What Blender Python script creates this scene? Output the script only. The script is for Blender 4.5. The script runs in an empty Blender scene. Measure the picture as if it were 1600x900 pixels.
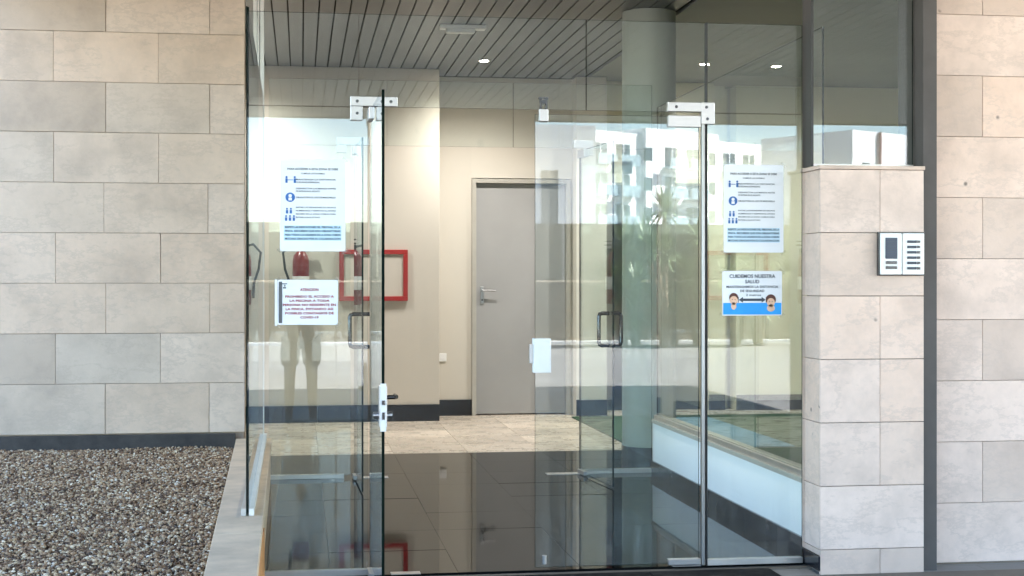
import bpy, bmesh, math, random
from mathutils import Vector, Matrix, noise
random.seed(7)
R = math.radians
S = bpy.context.scene
C = S.collection
PI = math.pi

# ---------------------------------------------------------------- camera
FPX = 2277.0
cam_d = bpy.data.cameras.new('camera')
cam = bpy.data.objects.new('camera', cam_d)
C.objects.link(cam)
cam.location = (0, 0, 1.38)
cam.rotation_euler = (R(90), 0, -math.atan(330 / FPX))
cam_d.sensor_width = 36
cam_d.lens = FPX / 1600 * 36
cam_d.shift_y = -10 / 1600
cam_d.clip_start = 0.02
cam_d.clip_end = 2000
S.camera = cam

# ---------------------------------------------------------------- light
SUN_EL, SUN_AZ = R(43), R(86)         # azimuth from +Y towards +X: the sun stands to the right, over the street
w = bpy.data.worlds.new('World'); S.world = w; w.use_nodes = True
nt = w.node_tree
bg = nt.nodes['Background']
sky = nt.nodes.new('ShaderNodeTexSky')
sky.sky_type = 'NISHITA'; sky.sun_disc = False
sky.sun_elevation = SUN_EL; sky.sun_rotation = SUN_AZ
sky.air_density = 1.0; sky.dust_density = 0.2; sky.ozone_density = 1.3; sky.altitude = 0
nt.links.new(sky.outputs[0], bg.inputs[0])
bg.inputs[1].default_value = 0.08
sun_d = bpy.data.lights.new('sun', 'SUN'); sun_d.energy = 5.0; sun_d.angle = R(0.5); sun_d.color = (1, .965, .92)
sun = bpy.data.objects.new('sun', sun_d); C.objects.link(sun)
sdir = Vector((math.sin(SUN_AZ) * math.cos(SUN_EL), math.cos(SUN_AZ) * math.cos(SUN_EL), math.sin(SUN_EL)))
sun.rotation_euler = sdir.to_track_quat('Z', 'Y').to_euler()
sun.location = (0, 0, 30)
S.view_settings.view_transform = 'Standard'
S.view_settings.look = 'None'
S.view_settings.gamma = 1
S.view_settings.exposure = 4.08
cy = S.cycles
cy.max_bounces = 12; cy.diffuse_bounces = 5; cy.glossy_bounces = 6; cy.transmission_bounces = 6
cy.transparent_max_bounces = 40
cy.caustics_reflective = False; cy.caustics_refractive = False
cy.use_denoising = True
cy.sample_clamp_indirect = 6

# ---------------------------------------------------------------- materials
def lin(c):
    return tuple(((x / 12.92) if x <= .04045 else ((x + .055) / 1.055) ** 2.4) for x in c)

class N:
    def __init__(s, name):
        s.m = bpy.data.materials.new(name); s.m.use_nodes = True
        s.t = s.m.node_tree; s.b = s.t.nodes['Principled BSDF']; s.out = s.t.nodes['Material Output']
    def n(s, typ, **kw):
        x = s.t.nodes.new(typ)
        for k, v in kw.items():
            if isinstance(k, str) and hasattr(x, k): setattr(x, k, v)
        return x
    def l(s, a, b): s.t.links.new(a, b)
    def noise(s, scale, detail=4, rough=.5, coord='Object', stretch=None, perobj=False):
        tc = s.n('ShaderNodeTexCoord'); src = tc.outputs[coord]
        if perobj:
            oi = s.n('ShaderNodeObjectInfo'); ml = s.n('ShaderNodeVectorMath', operation='MULTIPLY_ADD')
            s.l(oi.outputs['Random'], ml.inputs[0]); ml.inputs[1].default_value = (37, 53, 71); s.l(src, ml.inputs[2]); src = ml.outputs[0]
        if stretch:
            mp = s.n('ShaderNodeMapping'); mp.inputs['Scale'].default_value = stretch
            s.l(src, mp.inputs[0]); src = mp.outputs[0]
        x = s.n('ShaderNodeTexNoise'); x.inputs['Scale'].default_value = scale
        x.inputs['Detail'].default_value = detail; x.inputs['Roughness'].default_value = rough
        s.l(src, x.inputs['Vector']); return x.outputs[0]
    def ramp(s, fac, stops, interp='LINEAR'):
        r = s.n('ShaderNodeValToRGB'); r.color_ramp.interpolation = interp
        e = r.color_ramp.elements
        while len(e) > 1: e.remove(e[-1])
        e[0].position = stops[0][0]; e[0].color = (*stops[0][1], 1)
        for p, c in stops[1:]:
            k = e.new(p); k.color = (*c, 1)
        s.l(fac, r.inputs[0]); return r.outputs[0]
    def mix(s, fac, a, b, mode='MIX'):
        x = s.n('ShaderNodeMix', data_type='RGBA', blend_type=mode)
        for v, i in ((fac, 0), (a, 6), (b, 7)):
            if isinstance(v, (int, float)): x.inputs[i].default_value = v
            elif isinstance(v, tuple): x.inputs[i].default_value = (*v, 1)
            else: s.l(v, x.inputs[i])
        return x.outputs[2]
    def bump(s, h, strength=.3, dist=.01):
        b = s.n('ShaderNodeBump'); b.inputs['Strength'].default_value = strength; b.inputs['Distance'].default_value = dist
        s.l(h, b.inputs['Height']); s.l(b.outputs[0], s.b.inputs['Normal'])

def plain(name, col, rough=.5, metal=0, var=.12, nscale=6, bump=0, spec=None, stretch=None, perobj=True, roughvar=0):
    m = N(name)
    f = m.noise(nscale, 5, .6, perobj=perobj, stretch=stretch)
    a = tuple(c * (1 - var) for c in col); b = tuple(min(1, c * (1 + var)) for c in col)
    m.l(m.ramp(f, [(.3, a), (.7, b)]), m.b.inputs['Base Color'])
    m.b.inputs['Roughness'].default_value = rough; m.b.inputs['Metallic'].default_value = metal
    if spec is not None: m.b.inputs['Specular IOR Level'].default_value = spec
    if bump: m.bump(m.noise(nscale * 6, 4), bump, .004)
    if roughvar:
        r = m.ramp(m.noise(nscale * .7, 6, .65), [(.3, (rough * (1 - roughvar),) * 3), (.75, (min(1, rough * (1 + roughvar)),) * 3)])
        m.l(r, m.b.inputs['Roughness'])
    return m.m

def limestone(name, base):
    m = N(name)
    oi = m.n('ShaderNodeObjectInfo')
    big = m.noise(3.2, 5, .6, perobj=True); fine = m.noise(24, 6, .7, perobj=True)
    c = m.ramp(big, [(.26, tuple(x * .76 for x in base)), (.5, base), (.72, (base[0] * 1.1, base[1] * 1.11, base[2] * 1.12))])
    tint = m.ramp(oi.outputs['Random'], [(0, (.80, .78, .75)), (.25, (.97, .93, .88)), (.5, (1.05, 1.04, 1.03)), (.75, (1.04, .97, .90)), (1, (.90, .91, .90))])
    c = m.mix(1.0, c, tint, 'MULTIPLY')
    vein = m.noise(2.1, 9, .72, perobj=True, stretch=(1, 1, 2.2))
    c = m.mix(m.ramp(vein, [(.47, (0,) * 3), (.5, (.4,) * 3), (.53, (0,) * 3)]), c, tuple(x * .68 for x in base))
    c = m.mix(m.ramp(fine, [(.42, (0,) * 3), (.75, (.35,) * 3)]), c, tuple(x * .8 for x in base))
    v = m.n('ShaderNodeTexVoronoi'); v.inputs['Scale'].default_value = 9
    tc = m.n('ShaderNodeTexCoord'); m.l(tc.outputs['Object'], v.inputs['Vector'])
    nn = m.noise(5.5, 2, .5)
    pit0 = m.ramp(v.outputs['Distance'], [(0, (1,) * 3), (.07, (1,) * 3), (.13, (0,) * 3)])
    sel = m.ramp(nn, [(.6, (0,) * 3), (.64, (1,) * 3)])
    pit = m.mix(1.0, pit0, sel, 'MULTIPLY')
    c = m.mix(pit, c, tuple(x * .3 for x in base))
    m.l(c, m.b.inputs['Base Color'])
    m.b.inputs['Roughness'].default_value = .62
    h = m.mix(pit, m.mix(.35, fine, m.noise(70, 3), 'MIX'), (0, 0, 0))
    m.bump(h, .35, .004)
    return m.m

def glassmat(name, tint, ior=1.6, dust=.03):
    m = N(name)
    t = m.n('ShaderNodeBsdfTransparent'); t.inputs[0].default_value = (*tint, 1)
    g = m.n('ShaderNodeBsdfGlossy'); g.inputs['Roughness'].default_value = 0.0; g.inputs[0].default_value = (.93, .96, 1, 1)
    # Schlick reflectance from the unsigned angle, the same on both faces of a pane
    ge = m.n('ShaderNodeNewGeometry'); dt = m.n('ShaderNodeVectorMath', operation='DOT_PRODUCT')
    m.l(ge.outputs['Normal'], dt.inputs[0]); m.l(ge.outputs['Incoming'], dt.inputs[1])
    ab = m.n('ShaderNodeMath', operation='ABSOLUTE'); m.l(dt.outputs['Value'], ab.inputs[0])
    om = m.n('ShaderNodeMath', operation='SUBTRACT'); om.inputs[0].default_value = 1; m.l(ab.outputs[0], om.inputs[1])
    pw = m.n('ShaderNodeMath', operation='POWER'); m.l(om.outputs[0], pw.inputs[0]); pw.inputs[1].default_value = 5
    f0 = ((ior - 1) / (ior + 1)) ** 2
    fr = m.n('ShaderNodeMath', operation='MULTIPLY_ADD'); m.l(pw.outputs[0], fr.inputs[0]); fr.inputs[1].default_value = 1 - f0; fr.inputs[2].default_value = f0
    bp = m.n('ShaderNodeBump'); bp.inputs['Strength'].default_value = .02; bp.inputs['Distance'].default_value = .002
    m.l(m.noise(1.6, 1, .4), bp.inputs['Height']); m.l(bp.outputs[0], g.inputs['Normal'])
    mx = m.n('ShaderNodeMixShader'); m.l(fr.outputs[0], mx.inputs[0]); m.l(t.outputs[0], mx.inputs[1]); m.l(g.outputs[0], mx.inputs[2])
    d = m.n('ShaderNodeBsdfDiffuse'); d.inputs[0].default_value = (.7, .72, .7, 1)
    mx2 = m.n('ShaderNodeMixShader')
    sm = m.ramp(m.noise(2.5, 9, .75), [(.35, (dust * .25,) * 3), (.62, (dust * .7,) * 3), (.75, (dust * 1.6,) * 3)])
    tc = m.n('ShaderNodeTexCoord'); sp = m.n('ShaderNodeSeparateXYZ'); gp = m.n('ShaderNodeNewGeometry'); m.l(gp.outputs['Position'], sp.inputs[0])
    low = m.ramp(sp.outputs[2], [(0, (.10,) * 3), (.35, (.02,) * 3), (.6, (0,) * 3)])
    streak = m.ramp(m.noise(5, 8, .75, stretch=(3, 3, .25)), [(.45, (.15,) * 3), (.75, (1,) * 3)])
    dirt = m.mix(1.0, low, streak, 'MULTIPLY')
    rub = m.ramp(m.noise(9, 3, .6, stretch=(1, 1, .6)), [(.63, (0,) * 3), (.75, (.03,) * 3)])
    sm = m.mix(1.0, m.mix(1.0, sm, dirt, 'ADD'), rub, 'ADD')
    m.l(sm, mx2.inputs[0]); m.l(mx.outputs[0], mx2.inputs[1]); m.l(d.outputs[0], mx2.inputs[2])
    m.l(mx2.outputs[0], m.out.inputs['Surface'])
    m.t.nodes.remove(m.b)
    return m.m

def emit(name, col, st):
    m = N(name); m.b.inputs['Base Color'].default_value = (*col, 1)
    m.b.inputs['Emission Color'].default_value = (*col, 1); m.b.inputs['Emission Strength'].default_value = st
    return m.m

M = {}
M['stone'] = limestone('beige_limestone', (.605, .478, .372))
M['stone_lit'] = limestone('lit_limestone', (.67, .535, .465))  # same limestone as the left wall; its stronger light is put into the colour
M['mortar'] = plain('mortar', (.16, .13, .10), .9)
M['grout'] = plain('beige_grout', (.40, .31, .23), .9)
M['coping'] = plain('curb_concrete', (.62, .475, .33), .75, var=.18, nscale=5, bump=.3)
M['terracotta'] = plain('worn_terracotta', (.50, .23, .08), .8, var=.45, nscale=14, bump=.5)
M['membrane'] = plain('bitumen_strip', (.035, .030, .026), .7, var=.5, nscale=9, bump=.4)
M['glass'] = glassmat('clear_green_glass', (.952, .978, .965), 1.52, .02)
M['glass_in'] = glassmat('inner_green_glass', (.952, .978, .965), 1.4, .02)
M['glass_door'] = glassmat('door_glass', (.952, .978, .965), 1.52, .02)
M['glass_side'] = glassmat('side_glass', (.94, .975, .95), 1.75, .01)
M['edge'] = plain('glass_edge', (.006, .012, .010), .6, var=.3, spec=0.0)
M['edge_pale'] = plain('glass_edge_pale', (.18, .27, .24), .15, var=.2)
M['steel'] = plain('brushed_steel', (.46, .45, .45), .38, 1, var=.04, nscale=20, stretch=(1, 1, 12))
M['steel_dark'] = plain('polished_steel', (.075, .075, .078), .22, 1, var=.15)
M['jamb'] = plain('satin_jamb', (.36, .36, .35), .35, .9, var=.15, nscale=5, stretch=(1, 1, .3))
M['alu'] = plain('aluminium_profile', (.60, .58, .55), .38, .9, var=.1, nscale=4)
M['alu_paint'] = plain('pale_profile_paint', (.72, .69, .64), .45, 0, var=.07)
M['slat'] = plain('grey_aluminium_slat', (.165, .18, .182), .42, .2, var=.1, nscale=1.4, stretch=(4, .6, 1))
M['slat_in'] = plain('interior_grey_paint', (.22, .23, .21), .6, 0, var=.06, nscale=1.2)
M['black'] = plain('black_paint', (.012, .012, .013), .6)
M['groove'] = plain('dark_void', (.05, .05, .05), .9)
M['rubber'] = plain('black_rubber', (.02, .02, .02), .5)
M['wall'] = plain('cream_wall_paint', (.58, .545, .475), .7, var=.035, nscale=.8, bump=.05)
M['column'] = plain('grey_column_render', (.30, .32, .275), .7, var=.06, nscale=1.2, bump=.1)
M['wall_g'] = plain('olive_wall_paint', (.60, .565, .41), .7, var=.04, nscale=.8)
M['wall_w'] = plain('white_parapet_paint', (.86, .87, .88), .5, var=.03, nscale=1.5, bump=.05)
M['doorgrey'] = plain('grey_door_paint', (.33, .33, .325), .45, var=.05, nscale=1.6)
M['frame'] = plain('champagne_door_frame', (.44, .42, .37), .45, .2, var=.06)
M['red'] = plain('red_enamel', (.17, .010, .010), .3, var=.15)
M['red_frame'] = plain('red_frame_enamel', (.33, .014, .012), .35, var=.12)
M['label'] = plain('white_label', (.75, .75, .74), .5, var=.05)
M['paper'] = plain('white_paper', (.80, .81, .84), .6, var=.03, nscale=3)
M['paper_b'] = plain('bluish_paper', (.62, .74, .88), .6, var=.04, nscale=3)
M['tape'] = glassmat('clear_tape', (.9, .9, .86), 1.5, .25)
M['ink'] = plain('dark_ink', (.05, .06, .08), .6)
M['ink_b'] = plain('blue_ink', (.03, .13, .38), .6)
M['ink_lb'] = plain('light_blue_ink', (.02, .33, .80), .6)
M['ink_r'] = plain('dark_red_ink', (.33, .03, .05), .6)
M['hl'] = plain('pale_blue_print', (.50, .70, .86), .6, var=.05)
M['skin_print'] = plain('printed_skin', (.80, .50, .34), .6)
M['hair_print'] = plain('printed_hair', (.10, .03, .02), .6)
M['white_plastic'] = plain('white_plastic', (.78, .78, .76), .4, var=.03)
M['pillar'] = plain('dark_pillar', (.07, .062, .058), .7, var=.2, nscale=3, bump=.2)
M['turf'] = plain('green_turf', (.008, .042, .010), .95, var=.5, nscale=40, bump=.8)
M['bluemat'] = plain('blue_mat', (.012, .14, .24), .7, var=.15, nscale=8)
M['pool_white'] = plain('sunlit_render', (.88, .87, .86), .8, var=.06, nscale=.3)
M['glass_far'] = plain('far_window_glass', (.08, .11, .14), .1, var=.2)
M['rail_far'] = plain('balcony_glass', (.35, .45, .50), .15, var=.1)
M['fence_green'] = plain('dark_screen', (.022, .032, .022), .8, var=.3, nscale=2)
M['yucca'] = plain('yucca_leaf', (.16, .22, .09), .5, var=.35, nscale=2)
M['yucca_dry'] = plain('yucca_trunk', (.16, .11, .07), .9, var=.3, nscale=9)
M['skin'] = plain('tanned_skin', (.22, .12, .075), .5, var=.08)
M['shirt'] = plain('dark_shirt', (.05, .06, .08), .85, var=.15)
M['shorts'] = plain('grey_shorts', (.05, .05, .05), .85, var=.15)
M['hair'] = plain('dark_hair', (.02, .014, .01), .6, var=.4, nscale=40)
M['shoe'] = plain('black_shoe', (.03, .03, .03), .6)
M['lamp_on'] = emit('lit_lamp', (1, .78, .60), 30)

def floor_tile(name, col, rough, bumpy=.05, ior=1.45):
    m = N(name)
    oi = m.n('ShaderNodeObjectInfo')
    a = m.noise(3, 7, .65, perobj=True, stretch=(1, 1, 1))
    c = m.ramp(a, [(.3, tuple(x * .92 for x in col)), (.7, tuple(x * 1.12 for x in col))])
    t = m.ramp(oi.outputs['Random'], [(0, (.8,) * 3), (1, (1.15,) * 3)])
    m.l(m.mix(1.0, c, t, 'MULTIPLY'), m.b.inputs['Base Color'])
    r = m.ramp(m.noise(4, 7, .7), [(.3, (rough * .5,) * 3), (.7, (rough * 1.7,) * 3)])
    m.l(r, m.b.inputs['Roughness'])
    m.b.inputs['IOR'].default_value = ior
    m.bump(m.noise(2.2, 3, .5), bumpy, .002)
    return m.m
M['tile_black'] = floor_tile('polished_black_tile', (.006, .006, .006), .03, .05, 1.14)
M['tile_beige'] = floor_tile('beige_floor_tile', (.47, .415, .34), .28)
M['apron'] = floor_tile('dark_flamed_tile', (.022, .021, .02), .7, .1, 1.1)
M['skirt'] = floor_tile('black_skirting', (.014, .015, .020), .18)

def paving():
    m = N('sunlit_paving')
    tc = m.n('ShaderNodeTexCoord')
    b = m.n('ShaderNodeTexBrick'); b.inputs['Scale'].default_value = 1.0
    b.inputs['Color1'].default_value = (.31, .30, .285, 1); b.inputs['Color2'].default_value = (.25, .24, .225, 1)
    b.inputs['Mortar'].default_value = (.2, .19, .17, 1)
    b.inputs['Brick Width'].default_value = .6; b.inputs['Row Height'].default_value = .4; b.inputs['Mortar Size'].default_value = .006
    m.l(tc.outputs['Object'], b.inputs['Vector'])
    c = m.mix(m.noise(.7, 6, .6), b.outputs[0], (.17, .16, .15))
    m.l(c, m.b.inputs['Base Color']); m.b.inputs['Roughness'].default_value = .7
    m.bump(b.outputs['Fac'], .2, .004)
    return m.m
M['paving'] = paving()

def gravel_mat():
    m = N('river_gravel')
    g = m.n('ShaderNodeNewGeometry')
    c = m.ramp(g.outputs['Random Per Island'], [(0, (.04, .02, .01)), (.22, (.15, .075, .036)), (.42, (.33, .19, .095)), (.62, (.47, .30, .165)), (.8, (.57, .41, .245)), (.92, (.70, .56, .39)), (1, (.80, .70, .56))])
    c = m.mix(m.ramp(m.noise(60, 3), [(.3, (0,) * 3), (.8, (.5,) * 3)]), c, (.10, .075, .06))
    m.l(c, m.b.inputs['Base Color']); m.b.inputs['Roughness'].default_value = .75
    return m.m
M['gravel'] = gravel_mat()
M['soil'] = plain('dark_grit', (.05, .036, .028), .95, var=.5, nscale=30, bump=.8)

# ---------------------------------------------------------------- geometry helpers
class G:
    def __init__(s): s.v = []; s.f = []; s.mi = []; s.sm = []
    def add(s, vs, fs, mi=0, smooth=False):
        o = len(s.v); s.v += [tuple(v) for v in vs]
        for k, f in enumerate(fs):
            s.f.append(tuple(i + o for i in f)); s.mi.append(mi[k] if isinstance(mi, (list, tuple)) else mi); s.sm.append(smooth)
        return s
    def box(s, x0, x1, y0, y1, z0, z1, mi=0):
        vs = [(x, y, z) for z in (z0, z1) for y in (y0, y1) for x in (x0, x1)]
        fs = [(0, 2, 3, 1), (4, 5, 7, 6), (0, 1, 5, 4), (2, 6, 7, 3), (0, 4, 6, 2), (1, 3, 7, 5)]
        return s.add(vs, fs, mi)   # faces: -z +z -y +y -x +x
    def tube(s, pts, r, n=8, mi=0, closed=False, radii=None):
        pts = [Vector(p) for p in pts]; L = len(pts); rings = []
        up = None
        for i, p in enumerate(pts):
            if closed: t = (pts[(i + 1) % L] - pts[i - 1]).normalized()
            else: t = (pts[min(i + 1, L - 1)] - pts[max(i - 1, 0)]).normalized()
            if up is None:
                up = Vector((0, 0, 1)) if abs(t.z) < .9 else Vector((1, 0, 0))
            a = t.cross(up).normalized(); b = a.cross(t).normalized(); up = b
            rr = radii[i] if radii else r
            rings.append([p + a * math.cos(2 * PI * k / n) * rr + b * math.sin(2 * PI * k / n) * rr for k in range(n)])
        vs = [v for q in rings for v in q]; fs = []
        for i in range(L if closed else L - 1):
            j = (i + 1) % L
            for k in range(n):
                k2 = (k + 1) % n
                fs.append((i * n + k, i * n + k2, j * n + k2, j * n + k))
        s.add(vs, fs, mi, True)
        if not closed:
            s.add(rings[0], [tuple(range(n))[::-1]], mi); s.add(rings[-1], [tuple(range(n))], mi)
        return s
    def cyl(s, p0, p1, r, n=16, mi=0, r2=None): return s.tube([p0, p1], r, n, mi, radii=[r, r if r2 is None else r2])
    def lathe(s, prof, c, n=20, mi=0):
        vs = []; fs = []
        for r, z in prof:
            for k in range(n):
                a = 2 * PI * k / n; vs.append((c[0] + r * math.cos(a), c[1] + r * math.sin(a), c[2] + z))
        for i in range(len(prof) - 1):
            for k in range(n):
                k2 = (k + 1) % n; fs.append((i * n + k, i * n + k2, (i + 1) * n + k2, (i + 1) * n + k))
        fs.append(tuple(range(n))[::-1]); fs.append(tuple((len(prof) - 1) * n + k for k in range(n)))
        return s.add(vs, fs, mi, True)
    def disc(s, c, r, axis='y', n=20, mi=0, sx=1, sz=1):
        vs = [(c[0] + r * sx * math.cos(2 * PI * k / n), c[1], c[2] + r * sz * math.sin(2 * PI * k / n)) for k in range(n)]
        return s.add(vs, [tuple(range(n))], mi)
    def mesh(s, name, mats, off=(0, 0, 0)):
        me = bpy.data.meshes.new(name)
        me.from_pydata([(v[0] - off[0], v[1] - off[1], v[2] - off[2]) for v in s.v], [], s.f)
        if not isinstance(mats, (list, tuple)): mats = [mats]
        for m in mats: me.materials.append(m)
        me.polygons.foreach_set('material_index', s.mi)
        me.polygons.foreach_set('use_smooth', s.sm)
        me.update(); return me

def root_off(p):
    while p is not None and p.parent is not None: p = p.parent
    return tuple(p.location) if p is not None else (0, 0, 0)

def tag(o, label=None, cat=None, group=None, kind=None):
    if label: o['label'] = label
    if cat: o['category'] = cat
    if group: o['group'] = group
    if kind: o['kind'] = kind
    return o

def part(name, g, mats, parent=None, bevel=0, local=False, seg=2):
    off = (0, 0, 0) if (local or parent is None) else root_off(parent)
    o = bpy.data.objects.new(name, g.mesh(name, mats, off)); C.objects.link(o)
    if parent is not None: o.parent = parent
    if bevel:
        b = o.modifiers.new('bevel', 'BEVEL'); b.width = bevel; b.segments = seg; b.limit_method = 'ANGLE'
    return o

def thing(name, label, cat, loc=(0, 0, 0), rz=0, group=None):
    o = bpy.data.objects.new(name, None); C.objects.link(o)
    o.empty_display_size = .2
    o.location = loc; o.rotation_euler = (0, 0, rz)
    return tag(o, label, cat, group)

def solo(name, g, mats, label, cat, bevel=0, group=None, origin=None):
    off = origin or (0, 0, 0)
    o = bpy.data.objects.new(name, g.mesh(name, mats, off)); C.objects.link(o); o.location = off
    if bevel:
        b = o.modifiers.new('bevel', 'BEVEL'); b.width = bevel; b.segments = 2; b.limit_method = 'ANGLE'
    return tag(o, label, cat, group)

def struct(name, g=None, mats=None, bevel=0):
    if g is None:
        o = bpy.data.objects.new(name, None); C.objects.link(o)
    else:
        o = part(name, g, mats, None, bevel)
    o['kind'] = 'structure'; return o

def inst(me, name, loc, parent, rot=None, scale=None):
    o = bpy.data.objects.new(name, me); C.objects.link(o); o.parent = parent; o.location = loc
    if rot: o.rotation_euler = rot
    if scale: o.scale = scale
    return o

def pane_g(axis, a0, a1, z0, z1, c, t=.010, g=None):
    """a pane: axis 'y' = faces +-Y, spanning x a0..a1; axis 'x' = faces +-X, spanning y a0..a1"""
    g = g or G()
    if axis == 'y': g.box(a0, a1, c - t / 2, c + t / 2, z0, z1, [1, 1, 0, 0, 1, 1])
    else: g.box(c - t / 2, c + t / 2, a0, a1, z0, z1, [1, 1, 1, 1, 0, 0])
    return g

def text_mesh(g, txt, x, z, h, y, mi, align='CENTER', width=None, bold=0.0, sx=None):
    """flat lettering on the plane y (seen from -Y), baseline z, cap height h, appended to g"""
    cu = bpy.data.curves.new('t', 'FONT'); cu.body = txt; cu.size = h / .7; cu.align_x = align
    cu.offset = bold * h; cu.resolution_u = 2
    o = bpy.data.objects.new('t', cu); C.objects.link(o)
    dg = bpy.context.evaluated_depsgraph_get(); me = bpy.data.meshes.new_from_object(o.evaluated_get(dg))
    vs = [v.co.copy() for v in me.vertices]; k = 1
    if width and vs:
        ww = max(v.x for v in vs) - min(v.x for v in vs); k = width / ww if ww else 1
    g.add([(x + v.x * k, y, z + v.y) for v in vs], [tuple(p.vertices) for p in me.polygons], mi)
    bpy.data.objects.remove(o); bpy.data.curves.remove(cu); bpy.data.meshes.remove(me)

# ================================================================ THE SETTING
FY, IY = 6.89, 10.30                 # planes of the outer and the inner glass front
WY = 10.30
H = 3.49                             # ceiling height
# ground outside
pv = struct('pavement', G().box(-60, 60, -150, FY - .06, -.32, -.02), M['paving'])
gd = struct('ground', G().add([(-400, -600, -.34), (400, -600, -.34), (400, 300, -.34), (-400, 300, -.34)], [(0, 1, 2, 3)]), plain('far_ground', (.30, .29, .27), .9))

ap = struct('entrance_apron', G().box(-.16, 5.3, -1.0, FY - .225, -.1, -.019), M['mortar'])
ta = G().box(0, .595, 0, .595, -.019, -.008).mesh('floor_tile', M['apron'])
for i in range(9):
    for j in range(13):
        if j == 12 and -.15 + .6 * i > 1.9: continue
        inst(ta, 'floor_tile', (-.15 + .6 * i, -.98 + .6 * j, 0), ap)
# black polished floor of the porch and beige floor of the hall, tile by tile
fl = struct('floor', G().box(-3.2, 8.2, FY - .06, 15.6, -.3, -.012), M['mortar'])
tm_b = G().box(0, .5985, 0, .5985, -.012, 0).mesh('floor_tile', M['tile_black'])
tm_g = G().box(0, .597, 0, .597, -.012, 0).mesh('floor_tile', M['tile_beige'])
for i in range(-1, 5):
    for j in range(8):
        x = -.43 + .6 * i + .6; y = FY - .05 + .6 * j + .04
        if x > 3.2 or x < -.5: continue
        inst(tm_b, 'floor_tile', (x - .03, y + .1 if False else y, random.uniform(-.0006, .0006)), fl, (random.uniform(-.0012, .0012), random.uniform(-.0012, .0012), 0))
for i in range(-4, 13):
    for j in range(6):
        y = 11.70 + .6 * j; x = -.46 + .6 * i
        if x > 7.6 or y > 15.4: continue
        inst(tm_g, 'floor_tile', (x, y, random.uniform(-.0004, .0004)), fl)

# slatted ceiling, running from the street edge to the back of the hall
ce = struct('ceiling', G().box(-2.3, 9, -5, FY, H + .04, H + .12).box(-2.3, 8.3, FY, 15.6, H + .04, H + .12).box(-3.4, -2.3, WY + .4, 15.6, H + .04, H + .12), M['groove'])  # left edge, like the roof's, stops short to let skylight onto wall and gravel
long_m = G().box(-.054, .054, -5, 14.9, 0, .018).mesh('slat', M['slat'])
short_m = G().box(-.054, .054, -5, FY, 0, .018).mesh('slat', M['slat'])
x = -2.2
while x < 8.95:
    inst(long_m if -5.1 < x < 2.88 else short_m, 'slat', (x, 0, H), ce); x += .12
part('ceiling_panel', G().box(2.95, 8.2, FY + .02, 15.5, H, H + .03), M['slat_in'], ce, .003)
part('fascia', G().box(-2.3, 9, -5.06, -5.0, H - .02, H + .75), M['slat_in'], ce)
rf = struct('roof', G().box(-2.3, 9.0, -5.0, 15.8, H + .14, H + .8).box(-3.5, -2.3, WY + .4, 15.8, H + .14, H + .8), M['slat_in'])

# ================================================================ STONE WALL, left, tile by tile
WY = 10.30
tw, th = .70, .345
def stone_wall_left():
    t = thing('stone_wall', 'tall beige limestone wall behind the gravel bed left of the entrance', 'wall', (-3, WY, 0))
    part('backing', G().box(-8, -.395, WY + .03, WY + .4, -.3, H + .7), M['grout'], t)
    rows = 11
    g2 = .0022
    for r in range(rows):
        z0 = .335 + r * th
        j0 = -.965 if r % 2 == 1 else -.63
        j0 += random.uniform(-.008, .008)
        edges = [-.385]
        xx = j0
        while xx > -6.3: edges.append(xx); xx -= tw
        z1 = min(z0 + th - g2, 4.2)
        if z1 - z0 < .02: continue
        for a, b in zip(edges[1:], edges[:-1]):
            dy = random.uniform(-.0025, .0025)
            cx = (a + b) / 2
            me = G().box(a - cx + g2 / 2, b - cx - g2 / 2, 0, .03, 0, z1 - z0).mesh('stone_tile', M['stone'])
            o = inst(me, 'stone_tile', (cx + 3, dy, z0), t, (random.uniform(-.0012, .0012), 0, random.uniform(-.002, .002)))
            b_ = o.modifiers.new('bevel', 'BEVEL'); b_.width = .0018; b_.segments = 1
    return t
stone_wall_left()

# ================================================================ GRAVEL BED with its curb
def X_curb_out(y): return -.36 - .09 * (y - 5.66) / 4.94
def X_curb_in(y): return -.17 - .035 * (y - 6.6) / 4
pl = thing('gravel_planter', 'raised planter edged by a pale concrete curb left of the glass porch', 'planter', (-2, 7, 0))
cz = .29
ys = [2.9, 4.07, 5.24, 6.41, 7.58, 8.75, 9.92, 10.285]
for a, b in zip(ys[:-1], ys[1:]):
    a2, b2 = a + .002, b - .002
    inset = .0 if b < 6.9 else .0
    vs = []
    for zz in (cz - .05, cz):
        vs += [(X_curb_out(a2), a2, zz), (X_curb_in(a2), a2, zz), (X_curb_in(b2), b2, zz), (X_curb_out(b2), b2, zz)]
    part('coping_slab', G().add(vs, [(3, 2, 1, 0), (4, 5, 6, 7), (0, 1, 5, 4), (1, 2, 6, 5), (2, 3, 7, 6), (3, 0, 4, 7)]), M['coping'], pl, .003)
vs = []
for zz in (-.3, cz - .052):
    vs += [(X_curb_out(2.9) + .01, 2.9, zz), (X_curb_in(2.9) - .006, 2.9, zz), (X_curb_in(10.28) - .006, 10.28, zz), (X_curb_out(10.28) + .01, 10.28, zz)]
part('curb_wall', G().add(vs, [(3, 2, 1, 0), (4, 5, 6, 7), (0, 1, 5, 4), (1, 2, 6, 5), (2, 3, 7, 6), (3, 0, 4, 7)]), M['coping'], pl)
part('terracotta_facing', G().box(-.182, -.166, 4.6, 6.86, -.02, cz - .052), M['terracotta'], pl, .003)
part('front_curb', G().box(-8, -.36, 2.75, 2.89, -.3, .29), M['coping'], pl, .004)
part('membrane_strip', G().box(-8, -.45, 10.262, 10.296, .1, .328), M['membrane'], pl, .002)
part('soil_bed', G().box(-8, -.42, 2.9, 10.26, -.3, .212), M['soil'], pl)

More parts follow.
